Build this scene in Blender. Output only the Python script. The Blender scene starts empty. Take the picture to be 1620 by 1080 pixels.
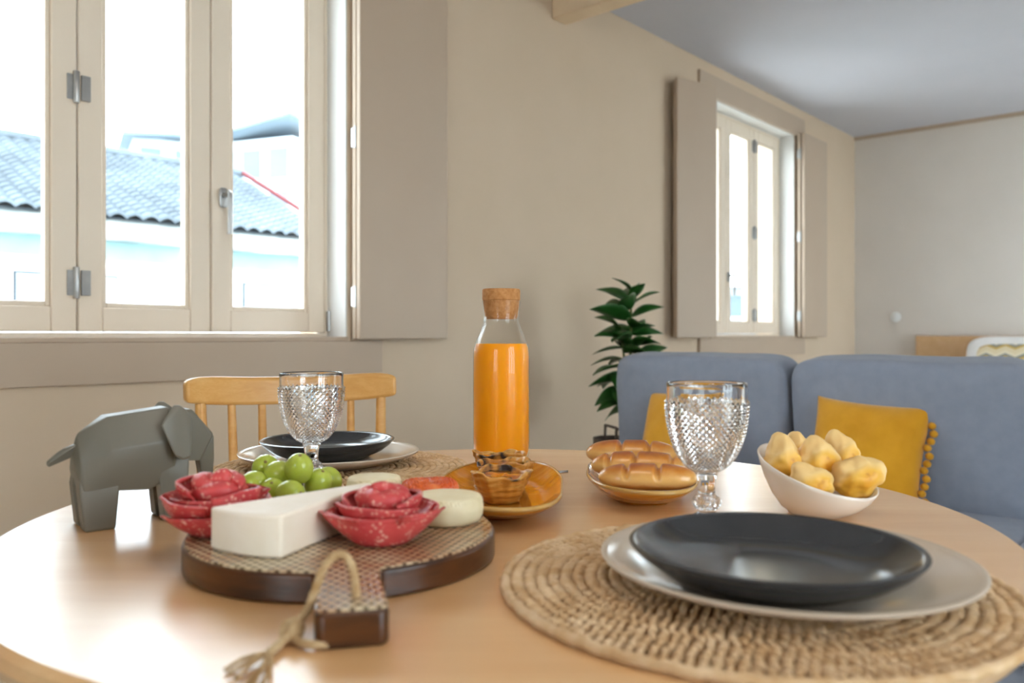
import bpy, bmesh, math, random
import numpy as np
from mathutils import Vector, Matrix
random.seed(7)
S = bpy.context.scene
COL = S.collection
PI = math.pi

# ------------------------------------------------------------------ camera
cd = bpy.data.cameras.new('camera')
cam = bpy.data.objects.new('camera', cd); COL.objects.link(cam)
cam.location = (0, 0, 0.94)
cam.rotation_euler = (PI/2, 0, 0)
cd.sensor_fit = 'HORIZONTAL'; cd.sensor_width = 36.0
cd.lens = 36.0*1300/1620
cd.shift_y = -10/1620
cd.clip_start = 0.02; cd.clip_end = 500
cd.dof.use_dof = True; cd.dof.focus_distance = 1.25; cd.dof.aperture_fstop = 5.0
S.camera = cam

# ------------------------------------------------------------------ sky and exposure
w = bpy.data.worlds.new('overcast_sky'); S.world = w; w.use_nodes = True
wb = w.node_tree.nodes['Background']
wb.inputs[0].default_value = (0.80, 0.91, 1.0, 1); wb.inputs[1].default_value = 11.0
S.view_settings.view_transform = 'Standard'; S.view_settings.look = 'None'
S.view_settings.gamma = 1.0; S.view_settings.use_curve_mapping = False
S.view_settings.exposure = 0.14
LAMP_POWER = 7.0      # emission of the added globe lamp

# ------------------------------------------------------------------ helpers
def lin(h):
    h = h.lstrip('#'); v = [int(h[i:i+2], 16)/255 for i in (0, 2, 4)]
    return tuple(c/12.92 if c <= .04045 else ((c+.055)/1.055)**2.4 for c in v) + (1,)
def colr(c): return lin(c) if isinstance(c, str) else tuple(c)[:3]+(1,)

class NT:
    def __init__(s, name):
        s.m = bpy.data.materials.new(name); s.m.use_nodes = True
        s.t = s.m.node_tree; s.n = s.t.nodes; s.l = s.t.links
        s.b = s.n['Principled BSDF']; s.out = s.n['Material Output']; s._tc = None
    def add(s, ty, **kw):
        x = s.n.new(ty)
        for k, v in kw.items(): setattr(x, k, v)
        return x
    def link(s, a, b): s.l.new(a, b)
    def coord(s, stretch=(1,1,1), rot=(0,0,0), kind='Object'):
        if s._tc is None: s._tc = s.add('ShaderNodeTexCoord')
        mp = s.add('ShaderNodeMapping'); mp.inputs['Scale'].default_value = stretch; mp.inputs['Rotation'].default_value = rot
        s.link(s._tc.outputs[kind], mp.inputs[0]); return mp.outputs[0]
    def noise(s, scale, stretch=(1,1,1), detail=4, rough=.55, rot=(0,0,0), dist=0):
        x = s.add('ShaderNodeTexNoise'); x.inputs['Scale'].default_value = scale; x.inputs['Detail'].default_value = detail
        x.inputs['Roughness'].default_value = rough; x.inputs['Distortion'].default_value = dist
        s.link(s.coord(stretch, rot), x.inputs['Vector']); return x.outputs['Fac']
    def ramp(s, fac, stops, interp='LINEAR'):
        r = s.add('ShaderNodeValToRGB'); e = r.color_ramp; e.interpolation = interp
        while len(e.elements) < len(stops): e.elements.new(.5)
        for el, (p, c) in zip(e.elements, stops): el.position = p; el.color = colr(c)
        s.link(fac, r.inputs[0]); return r.outputs[0]
    def mix(s, fac, a, b):
        x = s.add('ShaderNodeMix', data_type='RGBA')
        for sock, v in ((x.inputs[0], fac), (x.inputs[6], a), (x.inputs[7], b)):
            if hasattr(v, 'is_linked'): s.link(v, sock)
            else: sock.default_value = v if not isinstance(v, str) else lin(v)
        return x.outputs[2]
    def math(s, op, a, b=0.0):
        x = s.add('ShaderNodeMath', operation=op)
        for i, v in enumerate((a, b)):
            if hasattr(v, 'is_linked'): s.link(v, x.inputs[i])
            else: x.inputs[i].default_value = v
        return x.outputs[0]
    def bump(s, h, strength=.3, dist=.002):
        x = s.add('ShaderNodeBump'); x.inputs['Strength'].default_value = strength; x.inputs['Distance'].default_value = dist
        s.link(h, x.inputs['Height']); s.link(x.outputs[0], s.b.inputs['Normal'])
    def base(s, c):
        if hasattr(c, 'is_linked'): s.link(c, s.b.inputs['Base Color'])
        else: s.b.inputs['Base Color'].default_value = colr(c)
    def set(s, **kw):
        for k, v in kw.items(): s.b.inputs[k.replace('_', ' ')].default_value = v
        return s

def pm(name, c1, c2=None, scale=8, stretch=(1,1,1), rough=.5, spec=.5, metal=0, bump=0, bscale=None, bdist=.002, coat=0, sheen=0, sss=0, detail=4):
    t = NT(name)
    if c2 is None: c2 = c1
    f = t.noise(scale, stretch, detail)
    t.base(t.ramp(f, [(.3, c1), (.7, c2)]))
    t.set(Roughness=rough, Metallic=metal)
    t.b.inputs['Specular IOR Level'].default_value = spec
    if coat: t.b.inputs['Coat Weight'].default_value = coat; t.b.inputs['Coat Roughness'].default_value = .08
    if sheen: t.b.inputs['Sheen Weight'].default_value = sheen
    if sss:
        t.b.inputs['Subsurface Weight'].default_value = sss; t.b.inputs['Subsurface Radius'].default_value = (.006, .004, .002); t.b.inputs['Subsurface Scale'].default_value = 1
    if bump: t.bump(t.noise(bscale or scale*4, stretch, 5), bump, bdist)
    return t.m

def wood(name, c1, c2, c3, scale=3, stretch=(1, 14, 14), rough=.35, spec=.5, bump=.05, rot=(0,0,0)):
    t = NT(name)
    a = t.noise(scale, stretch, 6, .6, rot, .6); b = t.noise(scale*14, (stretch[0]*.4, stretch[1], stretch[2]), 3, .5, rot)
    c = t.ramp(a, [(.25, c1), (.5, c2), (.75, c3)])
    c = t.mix(t.ramp(b, [(.45, (0, 0, 0)), (.75, (.35, .35, .35))]), c, colr(c1))
    t.base(c); t.set(Roughness=rough); t.b.inputs['Specular IOR Level'].default_value = spec
    t.bump(b, bump, .001)
    return t.m

def glassmat(name, tint=(1,1,1), rough=0.0, ior=1.5):
    t = NT(name); t.base(tint); t.set(Roughness=rough, IOR=ior); t.b.inputs['Transmission Weight'].default_value = 1
    return t.m
def panemat(name, tint=(.97, .985, .98), f0=.045, rough=0.0):
    """thin-walled glass: Schlick reflection over straight transmission"""
    t = NT(name); t.n.remove(t.b)
    tr = t.add('ShaderNodeBsdfTransparent'); gl = t.add('ShaderNodeBsdfGlossy'); gl.inputs['Roughness'].default_value = rough
    tr.inputs[0].default_value = tuple(tint)+(1,)
    ge = t.add('ShaderNodeNewGeometry'); dt = t.add('ShaderNodeVectorMath', operation='DOT_PRODUCT')
    t.link(ge.outputs['Normal'], dt.inputs[0]); t.link(ge.outputs['Incoming'], dt.inputs[1])
    k = t.math('POWER', t.math('SUBTRACT', 1.0, t.math('ABSOLUTE', dt.outputs['Value'])), 5.0)
    fr = t.math('ADD', t.math('MULTIPLY', k, 1-f0), f0)
    mx = t.add('ShaderNodeMixShader'); t.link(fr, mx.inputs[0]); t.link(tr.outputs[0], mx.inputs[1]); t.link(gl.outputs[0], mx.inputs[2])
    t.link(mx.outputs[0], t.out.inputs[0]); return t.m
def emat(name, c, s):
    t = NT(name); t.base((.8, .8, .8)); t.b.inputs['Emission Color'].default_value = colr(c); t.b.inputs['Emission Strength'].default_value = s
    return t.m

# --- geometry containers
class G:
    """collects verts / faces of ONE mesh"""
    def __init__(s): s.v = []; s.f = []
    def add(s, v, f, M=None):
        o = len(s.v)
        if M is not None: v = [M @ Vector(p) for p in v]
        s.v += [tuple(p) for p in v]; s.f += [tuple(i+o for i in q) for q in f]; return s
    def box(s, a, b, M=None):
        (x0, y0, z0), (x1, y1, z1) = a, b
        v = [(x0,y0,z0),(x1,y0,z0),(x1,y1,z0),(x0,y1,z0),(x0,y0,z1),(x1,y0,z1),(x1,y1,z1),(x0,y1,z1)]
        return s.add(v, [(0,3,2,1),(4,5,6,7),(0,1,5,4),(1,2,6,5),(2,3,7,6),(3,0,4,7)], M)
    def prism(s, poly, z0, z1, M=None):
        n = len(poly); v = [(x, y, z0) for x, y in poly]+[(x, y, z1) for x, y in poly]
        f = [tuple(range(n))[::-1], tuple(range(n, 2*n))]+[(i, (i+1) % n, n+(i+1) % n, n+i) for i in range(n)]
        return s.add(v, f, M)
    def lathe(s, prof, n=48, M=None, fr=None, closed=False):
        """prof: (r,z) from bottom to top outside; fr(theta,r,z)->(r,z)"""
        v = []; f = []; rows = []
        for r, z in prof:
            if r < 1e-6: rows.append([len(v)]); v.append((0, 0, z)); continue
            row = []
            for k in range(n):
                t = 2*PI*k/n; rr, zz = (r, z) if fr is None else fr(t, r, z)
                row.append(len(v)); v.append((rr*math.cos(t), rr*math.sin(t), zz))
            rows.append(row)
        pairs = list(zip(rows, rows[1:]))
        if closed: pairs.append((rows[-1], rows[0]))
        for a, b in pairs:
            for k in range(n):
                k2 = (k+1) % n
                if len(a) == 1 and len(b) == 1: continue
                if len(a) == 1: f.append((a[0], b[k2], b[k]))
                elif len(b) == 1: f.append((a[k], a[k2], b[0]))
                else: f.append((a[k], a[k2], b[k2], b[k]))
        return s.add(v, f, M)
    def tube(s, pts, r, n=10, M=None, cap=True):
        pts = [Vector(p) for p in pts]; v = []; f = []
        rs = r if isinstance(r, (list, tuple)) else [r]*len(pts)
        T = [(pts[min(i+1, len(pts)-1)]-pts[max(i-1, 0)]).normalized() for i in range(len(pts))]
        up = Vector((0, 0, 1)) if abs(T[0].z) < .9 else Vector((1, 0, 0))
        nrm = T[0].cross(up).normalized()
        for i, p in enumerate(pts):
            nrm = (nrm-T[i]*nrm.dot(T[i])).normalized(); bi = T[i].cross(nrm)
            for k in range(n):
                a = 2*PI*k/n; v.append(p+(nrm*math.cos(a)+bi*math.sin(a))*rs[i])
        for i in range(len(pts)-1):
            for k in range(n): f.append((i*n+k, i*n+(k+1) % n, (i+1)*n+(k+1) % n, (i+1)*n+k))
        if cap: f.append(tuple(range(n))[::-1]); f.append(tuple(range((len(pts)-1)*n, len(pts)*n)))
        return s.add(v, f, M)
    def hull(s, pts, M=None):
        bm = bmesh.new()
        for p in pts: bm.verts.new(p)
        bmesh.ops.convex_hull(bm, input=bm.verts)
        bm.verts.ensure_lookup_table(); bm.verts.index_update()
        v = [x.co.copy() for x in bm.verts]; f = [tuple(q.index for q in p.verts) for p in bm.faces]; bm.free()
        return s.add(v, f, M)
    def sphere(s, rx, ry, rz, nu=24, nv=14, M=None, fn=None):
        v = []; f = []
        v.append((0, 0, -rz))
        for j in range(1, nv):
            b = -PI/2+PI*j/nv
            for i in range(nu):
                a = 2*PI*i/nu; v.append((rx*math.cos(b)*math.cos(a), ry*math.cos(b)*math.sin(a), rz*math.sin(b)))
        v.append((0, 0, rz))
        for i in range(nu): f.append((0, 1+(i+1) % nu, 1+i))
        for j in range(nv-2):
            for i in range(nu): f.append((1+j*nu+i, 1+j*nu+(i+1) % nu, 1+(j+1)*nu+(i+1) % nu, 1+(j+1)*nu+i))
        t = len(v)-1; b0 = 1+(nv-2)*nu
        for i in range(nu): f.append((b0+i, b0+(i+1) % nu, t))
        if fn: v = [fn(Vector(p)) for p in v]
        return s.add(v, f, M)
    def superq(s, a, b, c, e1=.3, e2=.3, nu=48, nv=24, M=None, fn=None):
        sg = lambda x, e: math.copysign(abs(x)**e, x)
        def m(p):
            x, y, z = p; lat = math.asin(max(-1, min(1, z))); lon = math.atan2(y, x); cl = math.cos(lat)
            q = Vector((a*sg(cl, e1)*sg(math.cos(lon), e2), b*sg(cl, e1)*sg(math.sin(lon), e2), c*sg(math.sin(lat), e1)))
            return fn(q) if fn else q
        return s.sphere(1, 1, 1, nu, nv, M, m)
    def build(s, name, m, parent=None, smooth=False, angle=None, bevel=0, bseg=2, sub=0, solid=0, loc=None, rot=None):
        me = bpy.data.meshes.new(name); me.from_pydata(s.v, [], s.f); me.update()
        bm = bmesh.new(); bm.from_mesh(me); bmesh.ops.recalc_face_normals(bm, faces=bm.faces); bm.to_mesh(me); bm.free()
        o = bpy.data.objects.new(name, me); COL.objects.link(o)
        if isinstance(m, (list, tuple)):
            for q in m: me.materials.append(q)
        elif m: me.materials.append(m)
        if smooth or angle: me.shade_smooth()
        if angle: me.set_sharp_from_angle(angle=math.radians(angle))
        if solid: x = o.modifiers.new('thickness', 'SOLIDIFY'); x.thickness = solid; x.offset = 0
        if bevel:
            x = o.modifiers.new('bevel', 'BEVEL'); x.width = bevel; x.segments = bseg; x.limit_method = 'ANGLE'; x.angle_limit = math.radians(25)
            me.shade_smooth(); x.harden_normals = False
            if not angle: me.set_sharp_from_angle(angle=math.radians(50))
        if sub: x = o.modifiers.new('sub', 'SUBSURF'); x.levels = sub; x.render_levels = sub
        if parent: o.parent = parent
        if loc is not None: o.location = loc
        if rot is not None: o.rotation_euler = rot
        return o

def tag(o, label=None, cat=None, group=None, kind=None):
    if label: o['label'] = label
    if cat: o['category'] = cat
    if group: o['group'] = group
    if kind: o['kind'] = kind
    return o
def thing(name, label=None, cat=None, loc=(0,0,0), rz=0, group=None, kind=None):
    o = bpy.data.objects.new(name, None); COL.objects.link(o); o.empty_display_size = .05
    o.location = loc; o.rotation_euler = (0, 0, rz); tag(o, label, cat, group, kind); return o
def dup(root, loc, rz, label=None):
    r = root.copy(); COL.objects.link(r); r.location = loc; r.rotation_euler = (0, 0, rz)
    if label: r['label'] = label
    for ch in list(root.children):
        c = ch.copy(); COL.objects.link(c); c.parent = r
        for g in ch.children: d = g.copy(); COL.objects.link(d); d.parent = c
    return r
def spline(pts, n=8):
    P = [Vector(p) for p in pts]; P = [P[0]*2-P[1]]+P+[P[-1]*2-P[-2]]; out = []
    for i in range(1, len(P)-2):
        for k in range(n):
            t = k/n; a, b, c, d = P[i-1:i+3]
            out.append(.5*((2*b)+(c-a)*t+(2*a-5*b+4*c-d)*t*t+(-a+3*b-3*c+d)*t**3))
    out.append(P[-2]); return out
def blobnoise(p, amp, freq, seed):
    q = Vector(p)*freq+Vector((seed*1.7, seed*2.3, seed*.9))
    from mathutils import noise
    return amp*noise.noise(q)

T = 0.74                                   # table top height
RA = math.radians(48.5035)                 # window wall runs this way
RO = Vector((-0.74899656*2.45, 0.66257388*2.45, 0))
RM = Matrix.Translation(RO) @ Matrix.Rotation(RA, 4, 'Z')   # room frame: x along window wall, -y into the room
def room(u, wo, z): return RM @ Vector((u, wo, z))
def place(o): o.matrix_world = RM @ o.matrix_basis; return o
def struct(name, g, m, parent=None, **kw):
    o = g.build(name, m, parent, **kw)
    if parent is None: o.matrix_basis = RM.copy(); o['kind'] = 'structure'
    return o

# ------------------------------------------------------------------ materials
M = {}
M['wall'] = pm('wall_paint', '#d2bda4', '#d5c0a8', 3, rough=.85, spec=.2, bump=.04, bscale=180, bdist=.001)
M['wall_far'] = pm('far_wall_paint', '#dcd4cc', '#e0d8d0', 3, rough=.85, spec=.2)
M['ceil'] = pm('ceiling_paint', '#cacad2', '#cecdd5', 2, rough=.9, spec=.2)
M['trim'] = pm('greige_lacquer', '#bba691', '#beaa95', 3, rough=.5, spec=.4)
M['sash'] = pm('cream_lacquer', '#ecdcc8', '#efe0cd', 3, rough=.35, spec=.5)
M['pane'] = panemat('window_glass')
M['steel'] = pm('brushed_steel', '#a3a3a3', '#b4b4b2', 20, rough=.35, metal=1)
M['beam'] = pm('painted_beam', '#f0d6b4', '#f4dcbc', 3, (1, 6, 6), rough=.6)
M['floor'] = wood('floor_oak', '#a39a8c', '#b0a798', '#bab1a3', 2, (1, 9, 9), .4)
M['beech'] = wood('beech_table', '#dba56c', '#e4b37c', '#ebc08c', 2.2, (1, 9, 9), .32, 1.0, .02)
bb = M['beech'].node_tree.nodes['Principled BSDF']; bb.inputs['Coat Weight'].default_value = .8; bb.inputs['Coat Roughness'].default_value = .27
M['reveal'] = pm('pale_grey_lacquer', '#d8d6d3', '#dcdad7', 3, rough=.5)
M['rubber'] = wood('chair_wood', '#cf9448', '#dca55c', '#e6b672', 5, (1, 9, 9), .3, .5, .03)
M['chrome'] = pm('polished_steel', '#c8c8c8', '#d0d0d0', 10, rough=.15, metal=1)

# ------------------------------------------------------------------ room shell (room frame)
U0, U1, V1, HC = -2.3, 7.17, -4.4, 2.62
WT = .30
W1 = (.53, 1.857); W2 = (4.61, 5.905); ZS, ZT = .93, 2.41
g = G()
for a, b in ((U0-.2, W1[0]), (W1[1], W2[0]), (W2[1], U1+.2)): g.box((a, 0, 0), (b, WT, HC))
for a, b in (W1, W2): g.box((a, 0, 0), (b, WT, ZS)); g.box((a, 0, ZT), (b, WT, HC))
struct('wall_left', g, M['wall'])
struct('wall_back', G().box((U1, V1-.2, 0), (U1+.2, 0, HC)), M['wall_far'])
# wall behind the camera side with a glazed door added for daylight, and the wall opposite the windows
g = G()
DO = (-3.3, -2.3)                          # added glazed door in the end wall
g.box((U0-.2, V1-.2, 0), (U0, DO[0], HC)); g.box((U0-.2, DO[1], 0), (U0, 0, HC)); g.box((U0-.2, DO[0], 2.35), (U0, DO[1], HC))
struct('wall_front', g, M['wall'])
g = G(); DR = (.0, 1.4); DB = (4.85, 6.85)
g.box((U0, V1-.2, 0), (DR[0], V1, HC)); g.box((DR[1], V1-.2, 0), (DB[0], V1, HC)); g.box((DB[1], V1-.2, 0), (U1, V1, HC))
for a, b in (DR, DB): g.box((a, V1-.2, 2.35), (b, V1, HC))
struct('wall_right', g, M['wall'])
struct('floor', G().box((U0-.2, V1-.2, -.12), (U1+.2, WT, 0)), M['floor'])
struct('ceiling', G().box((U0-.2, V1-.2, HC), (U1+.2, WT, HC+.15)), M['ceil'])
struct('trim_1', G().box((3.055, V1, 2.444), (3.165, 0, HC)), M['beam'], bevel=.006)
struct('trim_2', G().box((U1-.018, V1, HC-.03), (U1, 0, HC)), M['trim'])
struct('baseboard_left', G().box((U0, -.014, 0), (U1, 0, .09)), M['sash'], bevel=.003)
struct('baseboard_back', G().box((U1-.014, V1, 0), (U1, -.014, .09)), M['sash'], bevel=.003)

def handle_mesh(L=.125):
    g = G(); g.superq(.016, .005, .034, .5, .5, 20, 10)
    g.tube([(0, -.004, .008), (0, -.03, .008)], .008, 12)
    g.tube(spline([(0, -.03, .016), (0, -.042, .008), (0, -.045, -.01), (0, -.044, -L*.6), (0, -.042, -L)], 5), [.0085]*21, 12)
    return g
def sash(root, u0, u1, z0, z1, name='sash', st=.072, wy=(.115, .17)):
    g = G(); y0, y1 = wy; rb = .074
    g.box((u0+.002, y0, z0), (u0+st, y1, z1)); g.box((u1-st, y0, z0), (u1-.002, y1, z1))
    g.box((u0+st, y0, z0), (u1-st, y1, z0+rb)); g.box((u0+st, y0, z1-rb), (u1-st, y1, z1))
    s = g.build(name, M['sash'], root, bevel=.004)
    b = G(); e = .014; yb = y0+.008
    b.box((u0+st, yb, z0+rb), (u0+st+e, yb+.03, z1-rb)); b.box((u1-st-e, yb, z0+rb), (u1-st, yb+.03, z1-rb))
    b.box((u0+st+e, yb, z0+rb), (u1-st-e, yb+.03, z0+rb+e)); b.box((u0+st+e, yb, z1-rb-e), (u1-st-e, yb+.03, z1-rb))
    b.build('glazing_bead', M['sash'], s, bevel=.003)
    G().box((u0+st, y0+.03, z0+rb), (u1-st, y0+.034, z1-rb)).build('pane', M['pane'], s)
    return s
def hinge(parent, u, z, y=.115, h=.062):
    g = G(); g.tube([(u-.006, y-.008, z-h*.75), (u-.006, y-.008, z+h*.75)], .009, 12)
    g.box((u+.008, y-.011, z-h*.6), (u+.034, y-.001, z+h*.6)); g.box((u-.03, y-.004, z-h*.6), (u-.004, y, z+h*.6))
    return g.build('hinge', M['steel'], parent, bevel=.0015)
def panel(parent, p, q, z0, z1, t=.022):
    """one shutter leaf standing between plan points p and q (room frame)"""
    d = Vector((q[0]-p[0], q[1]-p[1], 0)); L = d.length; a = math.atan2(d.y, d.x)
    o = G().box((0, -t/2, z0), (L, t/2, z1)).build('shutter', M['trim'], parent, bevel=.003, loc=(p[0], p[1], 0), rot=(0, 0, a))
    return o, L
def shutter_hinge(leaf, x, z, y=0):
    g = G(); g.tube([(x, y-.012, z-.04), (x, y-.012, z+.04)], .006, 10); g.box((x-.004, y-.016, z-.035), (x+.004, y+.012, z+.035))
    g.build('hinge', M['steel'], leaf)

def window(name, o0, o1, seams, hs, handle_at, hinge_at, label_trim):
    root = thing(name, kind='structure'); root.matrix_basis = RM.copy()
    g = G()                                       # outer frame
    g.box((o0, .112, ZS), (seams[0]+.004, .18, ZT)); g.box((seams[-1]-.002, .112, ZS), (o1, .18, ZT))
    g.box((o0, .112, ZS), (o1, .18, .948)); g.box((o0, .112, ZT-.022), (o1, .18, ZT))
    g.build('frame', M['sash'], root, bevel=.003)
    G().box((o0, -.012, ZS-.012), (o1, .112, ZS+.004)).build('sill', M['trim'], root, bevel=.003)
    G().box((o0-.15, -.02, .80), (o1+.15, 0, ZS-.012)).build('apron', M['trim'], root, bevel=.002)
    G().box((o0-.15, -.02, ZT), (o1+.15, 0, 2.545)).build('header', M['trim'], root, bevel=.002)
    G().box((o0, .0005, ZS+.004), (o0+.007, .112, ZT)).build('reveal', M['reveal'], root); G().box((o1-.007, .0005, ZS+.004), (o1, .112, ZT)).build('reveal', M['reveal'], root)
    G().box((o0+.007, .0005, ZT-.007), (o1-.007, .112, ZT)).build('reveal', M['reveal'], root)
    leaves = [sash(root, a, b, .95, ZT-.022) for a, b in zip(seams, seams[1:])]
    hm = handle_mesh().build('handle', M['steel'], leaves[handle_at[0]], smooth=True, angle=40, loc=(handle_at[1], .11, handle_at[2]))
    for li, u, z in hinge_at: hinge(leaves[li], u, z)
    return root, leaves
w1, l1 = window('window_1', W1[0], W1[1], (.548, .966, 1.386, 1.841), None, (2, 1.428, 1.402), [(1, .966, 1.669), (1, .966, 1.094), (1, .966, 2.2)], '')
G().tube([(1.848, .10, .955), (1.848, .10, 1.03)], .009, 12).build('corner_hinge', M['steel'], l1[2], smooth=True, angle=40)
w2, l2 = window('window_2', W2[0], W2[1], (4.628, 5.055, 5.478, 5.888), None, (1, 5.085, 1.33), [(2, 5.478, 2.27), (2, 5.478, 1.66), (2, 5.478, 1.08)], '')
a, L = panel(w1, (1.862, -.034), (2.325, -.034), .926, 2.42); shutter_hinge(a, .0, 1.08); shutter_hinge(a, .0, 1.66); shutter_hinge(a, .0, 2.2)
b, L = panel(w1, (1.858, -.064), (2.295, -.064), .926, 2.42)
a, L = panel(w2, (5.905, -.034), (6.37, -.034), .926, 2.42)
for z in (1.08, 1.66, 2.27): shutter_hinge(a, 0, z)
b, L = panel(w2, (5.91, -.064), (6.35, -.064), .926, 2.42)
a, L = panel(w2, (4.61, -.034), (4.13, -.034), .926, 2.40)
b, L = panel(w2, (4.10, -.062), (4.405, -.148), .926, 2.40)

# glazed doors added on the unseen sides to bring in fill daylight
def glazed(name, p0, p1, fixed, axis):
    root = thing(name, kind='structure'); root.matrix_basis = RM.copy(); n = 3
    for k in range(n):
        a = p0+(p1-p0)*k/n; b = p0+(p1-p0)*(k+1)/n; g = G(); pn = G()
        def bx(gg, s0, s1, z0, z1, d0, d1):
            if axis == 'x': gg.box((s0, fixed-d1, z0), (s1, fixed-d0, z1))
            else: gg.box((fixed-d1, s0, z0), (fixed-d0, s1, z1))
        bx(g, a, a+.07, .0, 2.35, .06, .12); bx(g, b-.07, b, .0, 2.35, .06, .12); bx(g, a+.07, b-.07, .0, .1, .06, .12); bx(g, a+.07, b-.07, 2.27, 2.35, .06, .12)
        s = g.build('sash', M['sash'], root, bevel=.004); bx(pn, a+.07, b-.07, .1, 2.27, .09, .094); pn.build('pane', M['pane'], s)
glazed('fill_door_1', DR[0], DR[1], V1, 'x')
glazed('fill_door_3', DB[0], DB[1], V1, 'x')
glazed('fill_door_2', DO[0], DO[1], U0, 'y')

# lamps added out of view as warm fill: globe pendant and flush disc
M['lampglow'] = emat('lamp_diffuser', (1.0, .84, .66), LAMP_POWER); M['lampdim'] = emat('dim_lamp_diffuser', (1.0, .84, .66), LAMP_POWER*.2)
M['white'] = pm('white_plastic', '#e8e8e6', '#ececea', 5, rough=.4)
def lamp(u, v, lab, glow):
    t = thing('fill_ceiling_lamp', lab, 'lamp', room(u, v, HC), RA, 'added flush ceiling lamps')
    G().lathe([(0, 0), (.31, 0), (.31, -.05), (.29, -.05)], 48).build('housing', M['white'], t, smooth=True, angle=40)
    G().lathe([(.29, -.048), (.24, -.062), (.12, -.07), (0, -.072)], 48).build('diffuser', M[glow], t, smooth=True)
    return t
pd = thing('unseen_pendant_lamp', 'white globe pendant lamp added out of view above the dining table', 'lamp', (.05, .50, 2.02))  # unseen globe, added for warm light on the table and lower wall
G().sphere(.19, .19, .19, 40, 24).build('globe', M['lampglow'], pd, smooth=True)
G().tube([(0, 0, .18), (0, 0, HC-2.02-.03)], .004, 8).build('cord', M['white'], pd)
G().lathe([(0, .175), (.05, .175), (.05, .21), (0, .22)], 24).build('cap', M['white'], pd, smooth=True, angle=40)
G().lathe([(0, HC-2.02-.03), (.055, HC-2.02-.03), (.06, HC-2.02), (0, HC-2.02)], 24).build('canopy', M['white'], pd, smooth=True, angle=40)
lamp(5.2, -2.6, 'round flush fill lamp added out of view above the bed end of the room', 'lampdim')  # dim unseen lamp added to fill the far end

# ------------------------------------------------------------------ outside
M['tile'] = pm('roof_tile', '#40484f', '#5a646b', 1.2, rough=.8, detail=6)
M['render'] = pm('white_render', '#f2f4f4', '#fafafa', 2, rough=.9)
M['mint'] = pm('mint_paint', '#6a8788', '#749090', 2, rough=.9)
M['stain'] = pm('weathered_fascia', '#5c686d', '#b0b4b4', 1.6, (1, 1, 3), rough=.9, detail=7)
M['redtile'] = pm('red_verge_tile', '#5a181c', '#6a2024', 3, rough=.8)
M['slat'] = pm('roller_slat', '#8f989e', '#9aa3a8', 2, rough=.6)
M['dark'] = pm('dark_gap', '#2c343c', '#363e46', 2, rough=.8)
M['ground'] = pm('street', '#c6c6c2', '#d0d0cc', .3, rough=.9)
struct('ground', G().box((-60, -60, -3.2), (80, 120, -3.0)), M['ground'])
hs = thing('neighbour_house', 'white rendered house with grey tiled roof and mint band across the street', 'house'); hs.matrix_basis = RM.copy()
G().box((-3, 10, -3), (8.9, 16, 2.35)).build('wall', M['render'], hs)
G().box((-3.2, 9.72, 2.32), (9.0, 10.05, 2.62)).build('cornice', M['stain'], hs, bevel=.03)
G().box((-3, 9.96, 2.04), (8.92, 10.01, 2.32)).build('mint_band', M['mint'], hs)
G().add([(8.9, 10, 2.35), (8.9, 16, 2.35), (8.9, 13, 4.1)], [(0, 1, 2)]).build('gable', M['render'], hs)
# roof: tile courses, each tile a curved ridge
ev, rg = Vector((0, 9.6, 2.62)), Vector((0, 13.0, 4.20)); sl = rg-ev; ns = 22; tw = .24
base = G(); base.box((-3.2, 9.62, 2.5), (9.0, 9.63, 2.51))
base = G().add([(-3.2, 9.6, 2.60), (9.0, 9.6, 2.60), (9.0, 13, 4.18), (-3.2, 13, 4.18), (-3.2, 16.4, 2.60), (9.0, 16.4, 2.60)], [(0, 1, 2, 3), (3, 2, 5, 4)])
base.build('roof', M['tile'], hs)
tg = G(); nt = int(12.2/tw); nrm = Vector((0, -sl.z, sl.y)).normalized()
for i in range(ns):
    for k in range(nt):
        a = ev+sl*(i/ns); b = ev+sl*((i+1.12)/ns); x0 = -3.2+k*tw; q = []
        lift = .03+.012*random.random()
        for p, up in ((a, lift+.025), (b, lift-.02)):
            for j in range(5):
                s_ = j/4; h = math.sin(PI*s_)*.065
                q.append(Vector((x0+s_*tw, p.y, p.z))+nrm*(up+h))
        f = [(j, j+1, 6+j, 5+j) for j in range(4)]
        lo = [Vector((v.x, v.y, v.z-.05)) for v in q[:5]]
        tg.add(q+lo, f+[(10+j, 11+j, j+1, j) for j in range(4)])
tag(tg.build('roof_tiles', M['tile'], hs, smooth=True, angle=50), kind='stuff')
G().tube([(-3.2, 13, 4.27), (9.0, 13, 4.27)], .11, 8).build('ridge', M['tile'], hs)
G().add([(8.97, 9.55, 2.66), (9.06, 9.55, 2.66), (9.06, 13, 4.28), (8.97, 13, 4.28), (8.97, 9.55, 2.73), (9.06, 9.55, 2.73), (9.06, 13, 4.35), (8.97, 13, 4.35)],
        [(0, 3, 2, 1), (4, 5, 6, 7), (0, 1, 5, 4), (1, 2, 6, 5), (2, 3, 7, 6), (3, 0, 4, 7)]).build('verge', M['redtile'], hs)
for a, b in ((3.86, 5.24), (7.28, 8.6)):
    wn = G().box((a, 9.965, 1.25), (b, 10.0, 1.82)).build('window', M['dark'], hs)
    for k in range(9): G().box((a+.03, 9.95, 1.32+k*.052), (b-.03, 9.98, 1.32+k*.052+.047)).build('slat', M['slat'], wn)
G().tube([(3.0, 12.9, 4.3), (3.05, 12.9, 4.9)], .015, 6).build('antenna', M['dark'], hs)

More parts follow.
